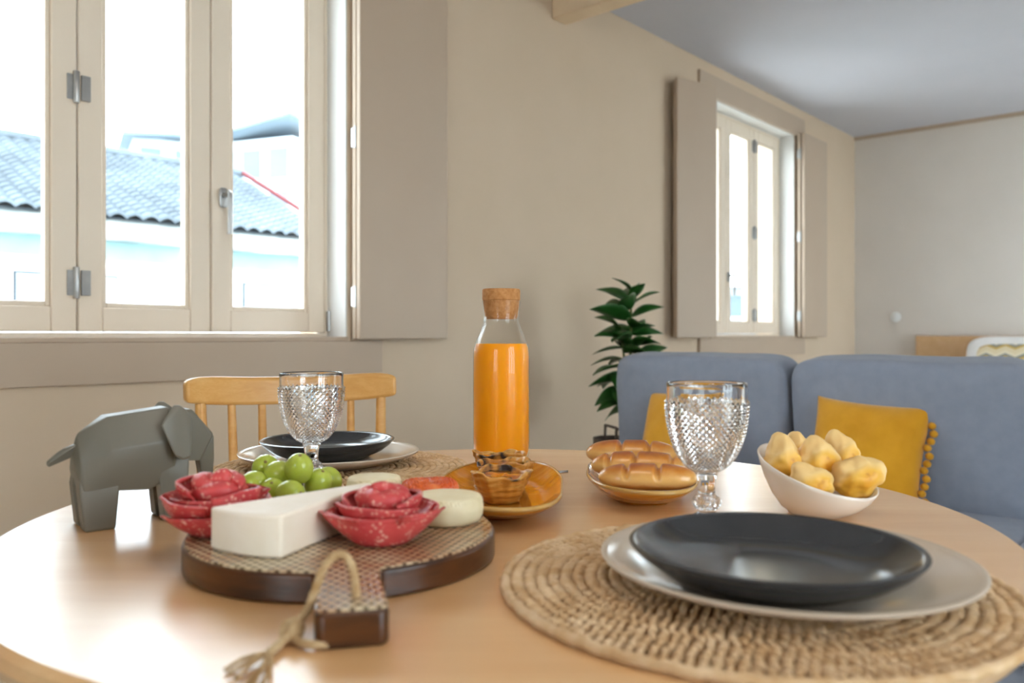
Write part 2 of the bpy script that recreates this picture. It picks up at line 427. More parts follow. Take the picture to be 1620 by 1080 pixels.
M['far_w'] = pm('far_render', '#a4adb4', '#aeb6bc', .2, rough=.9)
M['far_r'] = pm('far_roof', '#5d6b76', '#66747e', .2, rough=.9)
def block(name, lab, x, y, rz, wd, dp, z1, floors, cols, slant=.0):
    t = thing(name, lab, 'building', (x, y, -3), rz, None)
    G().box((-wd/2, 0, 0), (wd/2, dp, z1+3)).build('wall', M['far_w'], t)
    G().add([(-wd/2-.8, -1.4, z1+2.8), (wd/2+.8, -1.4, z1+2.8+slant), (wd/2+.8, dp, z1+2.8+slant), (-wd/2-.8, dp, z1+2.8), (-wd/2-.8, -1.4, z1+3.02), (wd/2+.8, -1.4, z1+3.02+slant), (wd/2+.8, dp, z1+3.02+slant), (-wd/2-.8, dp, z1+3.02)],
            [(0, 3, 2, 1), (4, 5, 6, 7), (0, 1, 5, 4), (1, 2, 6, 5), (2, 3, 7, 6), (3, 0, 4, 7)]).build('roof', M['far_r'], t)
    for i in range(floors):
        zz = z1+3-3.1*(i+1)
        G().box((-wd*.45, -1.3, zz-.25), (wd*.2, 0, zz)).build('balcony', M['far_w'], t)
        for k in range(cols):
            cx = -wd/2+wd*(k+.5)/cols
            G().box((cx-.75, -.06, zz+.2), (cx+.75, .02, zz+2.3)).build('window', M['far_r'], t)
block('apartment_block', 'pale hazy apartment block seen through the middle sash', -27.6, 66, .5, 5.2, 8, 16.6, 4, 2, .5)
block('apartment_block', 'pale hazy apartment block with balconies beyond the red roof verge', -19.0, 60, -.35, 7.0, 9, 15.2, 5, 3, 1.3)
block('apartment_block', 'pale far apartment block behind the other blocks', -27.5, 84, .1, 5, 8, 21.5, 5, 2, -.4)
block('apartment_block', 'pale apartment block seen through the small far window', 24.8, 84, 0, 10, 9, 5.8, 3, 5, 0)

# ------------------------------------------------------------------ dining table
t = thing('dining_table', 'round light beech dining table laid for breakfast', 'table', (-.008, .932, 0))
R = .52
prof = [(0, T-.03), (R-.018, T-.03), (R-.006, T-.024), (R, T-.012), (R-.002, T-.004), (R-.007, T), (0, T)]
G().lathe(prof, 160).build('tabletop', M['beech'], t, smooth=True, angle=30)
G().lathe([(.33, T-.09), (.35, T-.09), (.35, T-.03), (.33, T-.03)], 64, closed=True).build('apron', M['beech'], t, smooth=True, angle=40)
for k in range(4):
    a = PI/4+k*PI/2+.5; c, s = math.cos(a), math.sin(a)
    G().tube([(.31*c, .31*s, T-.03), (.38*c, .38*s, 0)], [.028, .017], 16).build('leg', M['beech'], t, smooth=True, angle=40)

# ------------------------------------------------------------------ chair behind the table
cx0, cy0 = -.452, 1.695; fw = Vector((.465, -.885)); rz = math.atan2(fw.y, fw.x)+PI/2   # local -y = forward (towards the table)
ch = thing('dining_chair', 'light wooden spindle-back chair tucked behind the far place setting', 'chair', (cx0, cy0, 0), rz)
def railpt(s, z):    # s -1..1
    return Vector((.212*s, -.045*s*s+.012, z-.010*(1-s*s)))
g = G(); n = 28; v = []; f = []
for i in range(n+1):
    s_ = -1+2*i/n; e = abs(s_)**10; zt, zb = .864-.012*e, .808+.004*e; th = .013
    c = railpt(s_, 0); tn = Vector((1, -.2*s_, 0)).normalized(); nn = Vector((-tn.y, tn.x, 0))
    for (o_, z) in ((-th, zb), (th, zb), (th+.005, zt), (-th+.005, zt)): p = c+nn*o_; v.append((p.x, p.y, z-.010*(1-s_*s_)))
for i in range(n):
    for k in range(4): f.append((4*i+k, 4*i+(k+1) % 4, 4*i+4+(k+1) % 4, 4*i+4+k))
f += [(3, 2, 1, 0), (4*n, 4*n+1, 4*n+2, 4*n+3)]
G().add(v, f).build('crest_rail', M['rubber'], ch, bevel=.007, bseg=3)
for k in range(7):
    s_ = (-3+k)/3*.86; top = railpt(s_, .815); thick = .0125 if k in (0, 6) else .0095
    G().tube([(top.x, top.y, top.z), (top.x*.97, top.y-.012, .63), (top.x*.93, -.055-.03*s_*s_, .44)], [thick*.82, thick, thick*.9], 12).build('spindle', M['rubber'], ch, smooth=True, angle=40)
G().superq(.215, .205, .018, .35, .45, 48, 12, Matrix.Translation((0, -.24, .435))).build('seat', M['rubber'], ch, smooth=True)
for sx in (-1, 1):
    for fy, by in ((-.38, -.42), (-.10, -.04)):
        G().tube([(.15*sx, fy, .43), (.19*sx, by, 0)], [.017, .011], 12).build('leg', M['rubber'], ch, smooth=True, angle=40)
    G().tube([(.172*sx, -.40, .2), (.172*sx, -.07, .2)], .009, 10).build('stretcher', M['rubber'], ch, smooth=True)

# ------------------------------------------------------------------ place settings
M['jute'] = pm('natural_jute', '#c29a6c', '#e0c29c', 60, rough=.85, spec=.2, bump=.4, bscale=500, bdist=.001)
M['jute_base'] = pm('jute_backing', '#8f6638', '#a1784a', 60, rough=.95, spec=.1)
def placemat(x, y, label, seed, R=.193):
    rnd = random.Random(seed)
    t = thing('woven_placemat', label, 'placemat', (x, y, T), 0, 'round woven jute placemats')
    G().lathe([(0, .0), (R-.004, .0), (R-.003, .002), (0, .0026)], 96).build('backing', M['jute_base'], t)
    nu, nv = 6, 4; base = []
    base.append((0, 0, -1))
    for j in range(1, nv):
        b = -PI/2+PI*j/nv
        for i in range(nu): a = 2*PI*i/nu; base.append((math.cos(b)*math.cos(a), math.cos(b)*math.sin(a), math.sin(b)))
    base.append((0, 0, 1)); base = np.array(base); fs = []
    for i in range(nu): fs.append((0, 1+(i+1) % nu, 1+i)); fs.append((1+2*nu+i, 1+2*nu+(i+1) % nu, len(base)-1))
    for j in range(nv-2):
        for i in range(nu): fs.append((1+j*nu+i, 1+j*nu+(i+1) % nu, 1+(j+1)*nu+(i+1) % nu, 1+(j+1)*nu+i))
    V = []; F = []; o = 0; step = .0098; r = .008; ri = 0
    while r < R-.004:
        n = max(5, int(2*PI*r/.0078))
        for k in range(n):
            a = 2*PI*(k+.5*(ri % 2)+.15*rnd.uniform(-1, 1))/n
            tw = .55*(1 if ri % 2 else .35)+.25*rnd.uniform(-1, 1)
            L = .0066*rnd.uniform(.9, 1.12); W = .0033*rnd.uniform(.85, 1.1); H = .0036*rnd.uniform(.85, 1.25)
            q = base*np.array([L, W, H]); c, s = math.cos(a+tw), math.sin(a+tw)
            qx = q[:, 0]*c-q[:, 1]*s+r*math.cos(a); qy = q[:, 0]*s+q[:, 1]*c+r*math.sin(a)
            V.append(np.stack([qx, qy, q[:, 2]+.0042], 1)); F += [tuple(i+o for i in f_) for f_ in fs]; o += len(base)
        # the coiled cord the knots wrap around
        r += step; ri += 1
    V = np.concatenate(V).tolist()
    g = G(); g.v = [tuple(p) for p in V]; g.f = F
    tag(g.build('weave', M['jute'], t, smooth=True), kind='stuff')
    pts = [((R-.003)*math.cos(2*PI*k/160)*(1+.004*math.sin(k*1.7)), (R-.003)*math.sin(2*PI*k/160)*(1+.004*math.sin(k*1.7)), .0042+.0008*math.sin(k*2.3)) for k in range(161)]
    G().tube(pts, .0042, 8, cap=False).build('edge_cord', M['jute'], t, smooth=True)
    return t
placemat(.1880, .6524, 'large woven jute placemat under the nearest place setting', 1, .1965)
placemat(-.2516, 1.2032, 'woven jute placemat under the far place setting by the chair', 2, .187)

M['stone'] = pm('beige_stoneware', '#cdbba6', '#d3c2ae', 6, rough=.14, spec=.5)
M['black'] = pm('matte_black_glaze', '#2b2c2e', '#303133', 30, rough=.16, spec=.5)
def plate(name, label, cat, x, y, z, R, h, m, group, foot=.6):
    t = .0045; pr = [(0, .002), (R*foot-.006, .002), (R*foot-.004, 0), (R*foot, 0), (R*foot+.004, .003), (R*.82, h*.38), (R*.93, h*.68), (R-.001, h-.002), (R, h), (R-.0025, h+.0012), (R-.006, h-.001),
          (R*.9, h*.68+t*.9), (R*.78, h*.34+t), (R*.62, h*.14+t), (R*.45, .003+t), (0, .002+t)]
    o = G().lathe(pr, 128).build(name, m, None, smooth=True, loc=(x, y, z)); o.data.set_sharp_from_angle(angle=math.radians(70))
    return tag(o, label, cat, group)
ZM = T+.0078
plate('dinner_plate', 'large glossy beige stoneware plate on the nearest placemat', 'plate', .2133, .6480, ZM, .1425, .019, M['stone'], 'beige dinner plates')
plate('side_plate', 'matte black plate stacked on the nearest beige plate', 'plate', .1975, .6220, ZM+.0078, .1075, .027, M['black'], 'matte black plates')
plate('dinner_plate', 'glossy beige stoneware plate on the far placemat before the chair', 'plate', -.2735, 1.235, ZM, .133, .019, M['stone'], 'beige dinner plates')
plate('side_plate', 'matte black plate stacked on the far beige plate', 'plate', -.2790, 1.245, ZM+.0078, .100, .027, M['black'], 'matte black plates')

# ------------------------------------------------------------------ goblets
M['glass'] = glassmat('clear_glass', (1, 1, 1), 0, 1.48)
def goblet(x, y, z, label, H=.1435, rz=0):
    t = thing('glass_goblet', label, 'glass', (x, y, z), rz, 'diamond-cut glass goblets')
    nd = 36; n = 2*nd; R = .0405; zb0 = .054
    def bowl(zz):
        zf = max(0, min(1, (zz-zb0)/(H-zb0))); zb = min(1, zf/.80); return .012+(R-.012)*(1-(1-zb)**2.15)**.62
    rows = [(0, 0, 0), (.0325, .0, 0), (.0335, .0015, 0), (.0325, .003, 0), (.024, .0055, 0), (.014, .0085, 0), (.0095, .0115, 0), (.0085, .014, 0)]
    for k in range(1, 8): s_ = k/8; rows.append((.0088+.0050*math.sin(PI*s_)**.8, .014+.015*s_, .0011))
    rows += [(.0088, .0295, 0), (.0085, .034, 0), (.0086, .040, 0), (.0094, .045, 0), (.0106, .0495, 0), (.012, .053, 0)]
    zz = zb0+.003
    while zz < H-.0175:
        r = bowl(zz); rows.append((r, zz, .0024*min(1, r/.03)))
        dr = (bowl(zz+.0005)-r)/.0005; zz += max(.0012, PI*r/nd*1.05)/math.sqrt(1+dr*dr)
    zs = zz-.001
    for k in range(9): q = zs+(H-.0012-zs)*k/8; rows.append((bowl(q), q, 0))
    rows.append((R-.0006, H-.0002, 0)); rows.append((R-.0014, H, 0))
    it = .0024
    for k in range(20, -1, -1): q = zb0+.006+(H-.001-zb0-.006)*k/20; rows.append((max(bowl(q)-it, .006), q, 0))
    rows.append((0, zb0+.0058, 0))
    v = []; idx = []; f = []; flat = []
    for j, (r, q, d) in enumerate(rows):
        if r < 1e-6: idx.append([len(v)]); v.append((0, 0, q)); continue
        row = []
        for k in range(n):
            rr = r+(d if (j+k) % 2 else 0); a = PI*k/nd; row.append(len(v)); v.append((rr*math.cos(a), rr*math.sin(a), q))
        idx.append(row)
    for j in range(len(rows)-1):
        a, b = idx[j], idx[j+1]; fl = rows[j][2] > 0 or rows[j+1][2] > 0
        for k in range(n):
            k2 = (k+1) % n
            if len(a) == 1: f.append((a[0], b[k2], b[k])); flat.append(0)
            elif len(b) == 1: f.append((a[k], a[k2], b[0])); flat.append(0)
            elif not fl: f.append((a[k], a[k2], b[k2], b[k])); flat.append(0)
            elif (j+k) % 2 == 0: f += [(a[k], a[k2], b[k2]), (a[k], b[k2], b[k])]; flat += [1, 1]
            else: f += [(a[k], a[k2], b[k]), (a[k2], b[k2], b[k])]; flat += [1, 1]
    o = G().add(v, f).build('bowl_and_stem', M['glass'], t)
    for p, q in zip(o.data.polygons, flat): p.use_smooth = not q
    return t
g0 = goblet(.1985, .838, ZM+.0005, 'clear diamond-cut glass goblet beside the bread plate')
dup(g0, (-.2585, 1.060, ZM+.0005), .3, 'clear diamond-cut glass goblet before the far plates')

# ------------------------------------------------------------------ juice bottle
bt = thing('juice_bottle', 'glass carafe of orange juice with a cork stopper', 'bottle', (-.0172, 1.313, T))
M['juice'] = pm('orange_juice', '#f79a02', '#f9a004', 4, rough=.35, spec=.3, sss=.25)
M['cork'] = pm('cork', '#a8713f', '#c48f5c', 140, rough=.85, spec=.2, bump=.3, bscale=300)
out = [(0, .004), (.030, .003), (.038, .0), (.0425, .004), (.045, .013), (.045, .160), (.0448, .172), (.0435, .181), (.0395, .193), (.0335, .207), (.0290, .219), (.0276, .228), (.0280, .237), (.0295, .247), (.0308, .2545)]
inn = [(.0293, .2548), (.0278, .247), (.0264, .237), (.026, .228), (.0273, .218), (.0318, .206), (.0378, .192), (.0418, .180), (.0431, .171), (.0433, .160), (.0433, .016), (.040, .009), (.030, .007), (0, .007)]
M['thin'] = panemat('bottle_glass', (.985, .985, .98), .02)
G().lathe(out+inn, 96).build('glass_body', M['thin'], bt, smooth=True, angle=60)
jr = .0441
G().lathe([(0, .0055), (.034, .0055), (.0405, .008), (.0436, .016), (jr, .03), (jr, .160), (.0438, .171), (.0427, .180), (.0402, .1865), (0, .1865)], 96).build('juice', M['juice'], bt, smooth=True, angle=50)
ck = G().lathe([(0, .226), (.0245, .226), (.0262, .23), (.0290, .253), (.0290, .2555), (.0302, .2565), (.0302, .272), (.029, .2735), (0, .2735)], 64).build('cork_stopper', M['cork'], bt, smooth=True, angle=40)

# ------------------------------------------------------------------ elephant
M['eleph'] = pm('grey_ceramic', '#6b665a', '#6f6a5e', 8, rough=.42, spec=.45)
M['seam'] = pm('grey_ceramic_crease', '#6a665a', '#6e6a5e', 8, rough=.42)
EF = math.radians(38)
el = thing('elephant_figurine', 'grey folded-paper style elephant figurine on the left of the table', 'figurine', (-.4370, .862, T), EF); el.scale = (.82, 1, 1)
g = G()
# body hull: forward x, left (far side) y
g.hull([(-.022, .0, .098), (-.028, 0, .078), (-.026, .018, .060), (-.026, -.018, .060), (-.021, .0285, .042), (-.021, -.0285, .042), (-.022, .026, .068), (-.022, -.026, .068), (.022, .031, .052), (.022, -.031, .052), (.010, .015, .115), (.010, -.015, .115), (.012, .032, .082), (.012, -.032, .082),
        (.085, .013, .122), (.085, -.013, .122), (.080, .033, .088), (.080, -.033, .088), (.094, .024, .050), (.094, -.024, .050), (.060, .024, .037), (.060, -.024, .037), (.020, .024, .042), (.020, -.024, .042), (.100, 0, .10), (.03, 0, .034), (.06, 0, .032)])
bd = g.build('body', M['eleph'], el, bevel=.002, bseg=3)
for sy in (-1, 1):
    y = sy*.017; Y = lambda o_, k: (y+sy*o_ if k else y-sy*.010)
    def leg_(rows): return [(x, Y(o_, k), z) for x, o_, z in rows for k in (0, 1)]
    G().hull(leg_([(-.022, .002, .070), (.024, .004, .066), (-.0245, .0108, .044), (.022, .0112, .046), (.019, .0112, .034), (-.019, .0112, 0), (.017, .0112, 0)])).build('hind_leg', M['eleph'], el, bevel=.0025, bseg=3)
    G().hull(leg_([(.066, .008, .074), (.108, .006, .074), (.074, .0108, .04), (.106, .0108, .045), (.076, .0108, 0), (.104, .0108, 0)])).build('front_leg', M['eleph'], el, bevel=.0025, bseg=3)
    er = G().hull([(.086, sy*.028, .127), (.094, sy*.034, .125), (.066, sy*.040, .106), (.072, sy*.036, .100), (.082, sy*.046, .072), (.094, sy*.043, .066), (.105, sy*.040, .068), (.112, sy*.024, .100), (.106, sy*.028, .118), (.090, sy*.024, .115), (.088, sy*.030, .072), (.104, sy*.028, .070)])
    er.build('ear', M['eleph'], el, bevel=.003, bseg=3)
g = G()
g.hull([(.098, -.016, .119), (.098, .016, .119), (.092, -.020, .075), (.092, .020, .075), (.116, -.013, .118), (.116, .013, .118), (.147, -.008, .088), (.147, .008, .088), (.128, -.013, .060), (.128, .013, .060), (.104, -.016, .062), (.104, .016, .062)])
g.build('head', M['eleph'], el, bevel=.003, bseg=3)
G().hull([(.147, -.008, .088), (.147, .008, .088), (.126, -.010, .064), (.126, .010, .064), (.148, -.007, .060), (.148, .007, .060), (.145, -.005, .020), (.145, .005, .020), (.134, -.005, .022), (.134, .005, .022)]).build('trunk', M['eleph'], el, bevel=.0025, bseg=3)
G().hull([(-.022, -.006, .088), (-.022, .006, .088), (-.026, 0, .074), (-.055, -.004, .070), (-.056, .004, .071), (-.054, 0, .065), (-.040, 0, .083)]).build('tail', M['eleph'], el, bevel=.002)

# ------------------------------------------------------------------ serving board
M['boardwood'] = pm('burnt_brown_wood', '#2c180c', '#5e3518', 14, (1, 1, 5), rough=.3, spec=.5, bump=.2, bscale=60)
def checker_mat():
    nt = NT('scalloped_print')
    co = nt.coord((1, 1, 1), (0, 0, -.228))
    sep = nt.add('ShaderNodeSeparateXYZ'); nt.link(co, sep.inputs[0])
    gx = nt.math('MULTIPLY', sep.outputs[0], 1/.0086); gy = nt.math('MULTIPLY', sep.outputs[1], 1/.0140)
    a = nt.math('ADD', gx, gy); b = nt.math('SUBTRACT', gx, gy)
    fa = nt.math('SUBTRACT', nt.math('FRACT', a), .5); fb = nt.math('SUBTRACT', nt.math('FRACT', b), .5)
    d = nt.math('SQRT', nt.math('ADD', nt.math('MULTIPLY', fa, fa), nt.math('MULTIPLY', fb, fb)))
    dot = nt.ramp(d, [(.40, (1, 1, 1)), (.50, (0, 0, 0))])
    var = nt.noise(16, detail=3)
    light = nt.ramp(var, [(.42, '#c9b594'), (.62, '#b48c68')]); dark = nt.ramp(var, [(.42, '#6f6248'), (.6, '#5c3c28')])
    nt.base(nt.mix(dot, dark, light)); nt.set(Roughness=.16); nt.bump(dot, .35, .0006)
    return nt.m
M['scale'] = checker_mat()
bx, by = -.1533, .7463; BR = .137
bo = thing('serving_board', 'round dark wooden serving board with scalloped glazed top and handle', 'serving board', (bx, by, T))
hd = Vector((.226, -.974, 0)); ha = math.atan2(hd.y, hd.x); hw = .0245; he = .2285
poly = []
a0 = math.asin(hw/BR)+.10
for k in range(97):
    a = ha+a0+(2*PI-2*a0)*k/96; rr = BR*(1+.004*math.sin(3*a+1))*(1+.28*max(0, -.35*math.cos(a)+.937*math.sin(a))**2.5); poly.append((rr*math.cos(a), rr*math.sin(a)))
rot = lambda x, y: (x*math.cos(ha)-y*math.sin(ha), x*math.sin(ha)+y*math.cos(ha))
for x, y in ((BR*.985, -hw*1.02), (BR+.02, -hw*.93), (he-.006, -hw*.98), (he, -hw*.8), (he, hw*.8), (he-.006, hw*.98), (BR+.02, hw*.93), (BR*.985, hw*1.02)): poly.append(rot(x, y))
BT = .0245
G().prism(poly, .0, BT-.0015).build('plank', M['boardwood'], bo, bevel=.003, bseg=3)
inset = []
for x, y in poly: v_ = Vector((x, y)); inset.append((x*.985, y*.985))
G().prism(inset, BT-.0025, BT).build('glazed_top', M['scale'], bo, bevel=.0015)
M['rope'] = pm('jute_rope', '#a98558', '#cdb38c', 90, rough=.9, spec=.1, bump=.4, bscale=400)
def twisted(pts, r, turns, n=14, taper=None):
    P = spline(pts, n); g = G()
    for ph in (0, 2*PI/3, 4*PI/3):
        q = []
        for i, p in enumerate(P):
            d = (P[min(i+1, len(P)-1)]-P[max(i-1, 0)]).normalized(); s1 = d.cross(Vector((.3, .2, 1))).normalized(); s2 = d.cross(s1)
            a = ph+turns*2*PI*i/len(P); q.append(p+(s1*math.cos(a)+s2*math.sin(a))*r*.5)
        g.tube(q, r*.56, 7)
    return g
def bl(x, y, z): return (x-bx, y-by, z)
rp = twisted([bl(-.1047, .551, .015), bl(-.1047, .5515, .026), bl(-.108, .556, .043), bl(-.117, .560, .051), bl(-.127, .556, .043), bl(-.135, .547, .020), bl(-.142, .538, .009)], .0030, 9).build('rope', M['rope'], bo, smooth=True)
twisted([bl(-.142, .538, .006), bl(-.137, .527, .004), bl(-.128, .521, .004), bl(-.117, .522, .004)], .0028, 4).build('rope_return', M['rope'], rp, smooth=True)
g = G()
for k in range(3): g.tube([bl(-.1435+.006*math.cos(a+k)*(1-.2*k), .536+.0055*math.sin(a+k), .008+.004*math.sin(a*1+k*2)) for a in np.linspace(0, 2*PI, 16)], .0027, 8)
g.build('knot', M['rope'], rp, smooth=True)
g = twisted([bl(-.144, .535, .006), bl(-.1475, .520, .004), bl(-.150, .507, .004)], .0030, 3)
for e in ((-.165, .478, .003), (-.158, .47, .0035), (-.140, .462, .003), (-.145, .458, .004), (-.170, .486, .002), (-.150, .466, .002)):
    mid = ((-.150+e[0])/2+random.uniform(-.003, .003), (.507+e[1])/2, .005); g.tube(spline([bl(-.150, .508, .004), bl(*mid), bl(*e)], 6), .0014, 6)
g.build('frayed_end', M['rope'], rp, smooth=True)
ZB = T+BT+.0003

# ------------------------------------------------------------------ things on the board
def salami_mat():
    nt = NT('salami')
    v = nt.add('ShaderNodeTexVoronoi'); v.inputs['Scale'].default_value = 230; nt.link(nt.coord(), v.inputs['Vector'])
    fl = nt.ramp(v.outputs['Distance'], [(.22, (1, 1, 1)), (.42, (0, 0, 0))])
    gate = nt.ramp(nt.noise(90, detail=3), [(.42, (0, 0, 0)), (.58, (1, 1, 1))])
    m_ = nt.mix(1.0, fl, fl); mul = nt.math('MULTIPLY', fl, gate)
    red = nt.ramp(nt.noise(40, detail=5), [(.3, '#bb3338'), (.7, '#d4544f')])
    nt.base(nt.mix(mul, red, lin('#e9b3a2'))); nt.set(Roughness=.45); nt.bump(mul, .15, .0005)
    nt.b.inputs['Subsurface Weight'].default_value = .15; nt.b.inputs['Subsurface Radius'].default_value = (.004, .001, .001); nt.b.inputs['Subsurface Scale'].default_value = 1
    return nt.m
M['salami'] = salami_mat()
def petal(parent, th, span, r0, r1, z0, h, inward, endrise, endout, seed):
    """one folded salami slice: a cupped band round the bud. span half-angle, r0/r1 bottom/belly radius,
    inward = how far the upper edge closes over the centre, endrise / endout lift and spread its two ends"""
    rnd = random.Random(seed); na, nb = 28, 14; v = []; f = []; ph = rnd.uniform(0, 6)
    for i in range(na+1):
        a = -1+2*i/na
        hh = h*(1-.55*abs(a)**2.2)+endrise*abs(a)**1.5; zz0 = z0+(h*.35)*abs(a)**2.5
        for k in range(nb+1):
            b = k/nb; bb = math.sin(b*PI/2)
            r = r0+(r1-r0)*bb**.8-inward*max(0, b-.45)**2*3.3+endout*abs(a)**2*b
            r += .0020*math.sin(4*a+ph)*b+.0010*math.sin(9*a+2*ph)*b
            z = zz0+(hh)*(b if inward < .005 else math.sin(b*PI/2)**.9)
            if b > .86: q = (b-.86)/.14; r += .0016*math.sin(q*PI); z -= .0022*q*q
            ang = th+a*span; v.append((max(r, .001)*math.cos(ang), max(r, .001)*math.sin(ang), max(z, .0012)))
    for i in range(na):
        for k in range(nb): f.append((i*(nb+1)+k, (i+1)*(nb+1)+k, (i+1)*(nb+1)+k+1, i*(nb+1)+k+1))
    return G().add(v, f).build('slice', M['salami'], parent, smooth=True, solid=.0020)
def rose(x, y, label, spec, rz=0):
    t = thing('salami_rose', label, 'salami', (x, y, ZB), rz, 'salami roses on the serving board')
    for i, s_ in enumerate(spec): petal(t, *s_, seed=i+int(abs(x)*1000))
    return t
D = math.radians
rose(-.2640, .7380, 'red salami slices folded into a rose at the left edge of the board', [
    (D(-65), D(75), .028, .046, .000, .022, .000, .004, .004), (D(-150), D(70), .020, .047, .001, .034, .000, .004, .002), (D(30), D(75), .020, .046, .001, .028, .000, .006, .008), (D(110), D(75), .020, .044, .001, .036, .000, .004, .003),
    (D(-100), D(80), .018, .038, .008, .026, .004, .002, .002), (D(-10), D(70), .018, .036, .010, .030, .004, .002, .002), (D(165), D(80), .018, .036, .012, .036, .006, .0, .0),
    (D(-60), D(85), .016, .027, .016, .030, .020, .0, .0), (D(60), D(85), .016, .026, .016, .036, .018, .0, .0), (D(180), D(85), .014, .024, .018, .034, .020, .0, .0), (D(-30), D(100), .008, .013, .022, .034, .012, .0, .0)])
rose(-.1110, .7070, 'red salami rose at the front of the board beside the white cheese wedge', [
    (D(-85), D(88), .028, .0435, .000, .027, .000, .007, .008), (D(5), D(70), .020, .046, .002, .028, .000, .006, .006), (D(-175), D(70), .020, .044, .002, .026, .000, .006, .006), (D(90), D(80), .020, .042, .002, .030, .000, .004, .004),
    (D(-110), D(80), .018, .037, .008, .026, .003, .003, .002), (D(140), D(80), .018, .035, .008, .032, .006, .0, .0), (D(20), D(80), .018, .034, .010, .030, .006, .0, .0),
    (D(-50), D(62), .017, .026, .016, .028, .020, .0, .0), (D(-125), D(62), .017, .025, .016, .029, .020, .0, .0), (D(80), D(90), .016, .024, .018, .028, .018, .0, .0), (D(190), D(70), .015, .022, .018, .028, .018, .0, .0), (D(-85), D(110), .006, .010, .024, .027, .006, .0, .0)])

def brie_mat():
    nt = NT('white_rind'); a = nt.noise(30, detail=6); b = nt.noise(9, detail=2)
    nt.base(nt.mix(nt.ramp(b, [(.55, (0, 0, 0)), (.8, (.6, .6, .6))]), nt.ramp(a, [(.3, '#f0e2cc'), (.7, '#f7ecdc')]), lin('#e2c9a4'))); nt.set(Roughness=.6)
    nt.bump(nt.noise(70, (1, 1, .4), 5), .35, .001); return nt.m
M['brie'] = brie_mat()
wx, wy = -.178, .71
pl = [(-.2485, .677), (-.238, .666), (-.215, .652), (-.195, .645), (-.1805, .6435), (-.155, .717), (-.132, .780), (-.137, .788), (-.142, .787), (-.195, .732)]
o = G().prism([(x-wx, y-wy) for x, y in pl], 0, .034).build('cheese_wedge', M['brie'], None, bevel=.004, bseg=3, loc=(wx, wy, ZB))
tag(o, 'tall wedge of white soft-rind cheese on the board between the salami roses', 'cheese')

def fresh_mat():
    nt = NT('basket_cheese'); nt.base(nt.ramp(nt.noise(40, detail=5), [(.3, '#e6d3a4'), (.7, '#f1e4c0')])); nt.set(Roughness=.5)
    sp = nt.add('ShaderNodeSeparateXYZ'); nt.link(nt.coord(), sp.inputs[0])
    h = nt.math('MULTIPLY', nt.math('SINE', nt.math('MULTIPLY', sp.outputs[0], 1400)), nt.math('SINE', nt.math('MULTIPLY', sp.outputs[1], 1400)))
    h = nt.math('MULTIPLY', h, nt.math('GREATER_THAN', sp.outputs[2], .0195))
    nt.bump(h, .5, .0008); return nt.m
M['fresh'] = fresh_mat()
def roundcheese(x, y, R, h, label):
    o = G().lathe([(0, 0), (R*.86, 0), (R*.95, .002), (R, h*.3), (R*1.01, h*.55), (R*.98, h*.85), (R*.93, h*.97), (R*.86, h), (0, h)], 72,
                  fr=lambda t, r, z: (r*(1+.012*math.sin(3*t)+.006*math.sin(11*t)), z)).build('round_cheese', M['fresh'], None, smooth=True, loc=(x, y, ZB))
    return tag(o, label, 'cheese', 'small round pale cheeses')
roundcheese(-.062, .778, .0345, .0245, 'small round pale cheese on the board right of the front salami rose')
roundcheese(-.1465, .872, .0290, .0255, 'small round pale cheese at the back edge of the board behind the front rose')
nt = NT('paprika_rind'); nt.base(nt.ramp(nt.noise(60, detail=5), [(.35, '#c9481c'), (.55, '#e06a2c'), (.7, '#e88a4a')])); nt.set(Roughness=.35); M['paprika'] = nt.m
g = G()
def ridg(q):
    if q.z > 0:
        a = (q.x+q.y)*155; b = (q.x-q.y)*155
        d = min(abs((a % 1)-.5), abs((b % 1)-.5)); q = Vector((q.x, q.y, q.z+.0030*min(1, (.5-d)*0+d*3.2)))
    return q
n = 70; v = []; f = []
g.superq(.0285, .0235, .0130, .45, .55, 120, 60, Matrix.Translation((0, 0, .0130)), lambda q: ridg(q))
o = g.build('orange_cheese', M['paprika'], None, smooth=True, angle=35, loc=(-.0835, .8375, ZB), rot=(0, 0, .25))
tag(o, 'orange-red cheese with a criss-cross ridged top between the round cheeses', 'cheese')

def grape_mat():
    nt = NT('green_grape_skin'); nt.base(nt.ramp(nt.noise(35, detail=4), [(.3, '#a0ae34'), (.7, '#c0cb5a')])); nt.set(Roughness=.22)
    nt.b.inputs['Subsurface Weight'].default_value = .5; nt.b.inputs['Subsurface Radius'].default_value = (.008, .009, .002); nt.b.inputs['Subsurface Scale'].default_value = 1
    return nt.m
M['grape'] = grape_mat(); M['scar'] = pm('grape_scar', '#7a6a2a', '#8c7a3a', 60, rough=.7)
gsphere = G().sphere(1, 1, 1.14, 32, 20)
def grape(px, py, Z, r, tilt, yaw, label):
    x = (px-810)/1300*Z; zc = .94-(py-530)*Z/1300
    o = gsphere.build('grape', M['grape'], None, smooth=True, loc=(round(x, 4), Z, round(zc, 4)), rot=(tilt, 0, yaw)); o.scale = (r, r, r)
    G().sphere(.13, .13, .04, 12, 6).build('stem_scar', M['scar'], o, smooth=True, loc=(0, 0, 1.135))
    return tag(o, label, 'grape', 'green grapes on the serving board')
grape(473, 741, .866, .0150, .5, .4, 'green grape on top of the pile in front of the goblet')
grape(441, 750, .880, .0148, 1.5, 1.0, 'large green grape left of the topmost grape')
grape(420, 740, .900, .0145, 1.0, .3, 'green grape at the back left of the pile')
grape(402, 765, .870, .0138, 1.4, 1.3, 'low green grape at the left end of the pile beside the salami')
grape(459, 781, .836, .0140, 1.4, 1.0, 'green grape low at the front of the pile above the cheese wedge')
grape(431, 776, .858, .0130, .8, .2, 'shaded green grape deep in the middle of the pile')
grape(503, 764, .888, .0150, .6, .8, 'green grape at the right end of the pile')
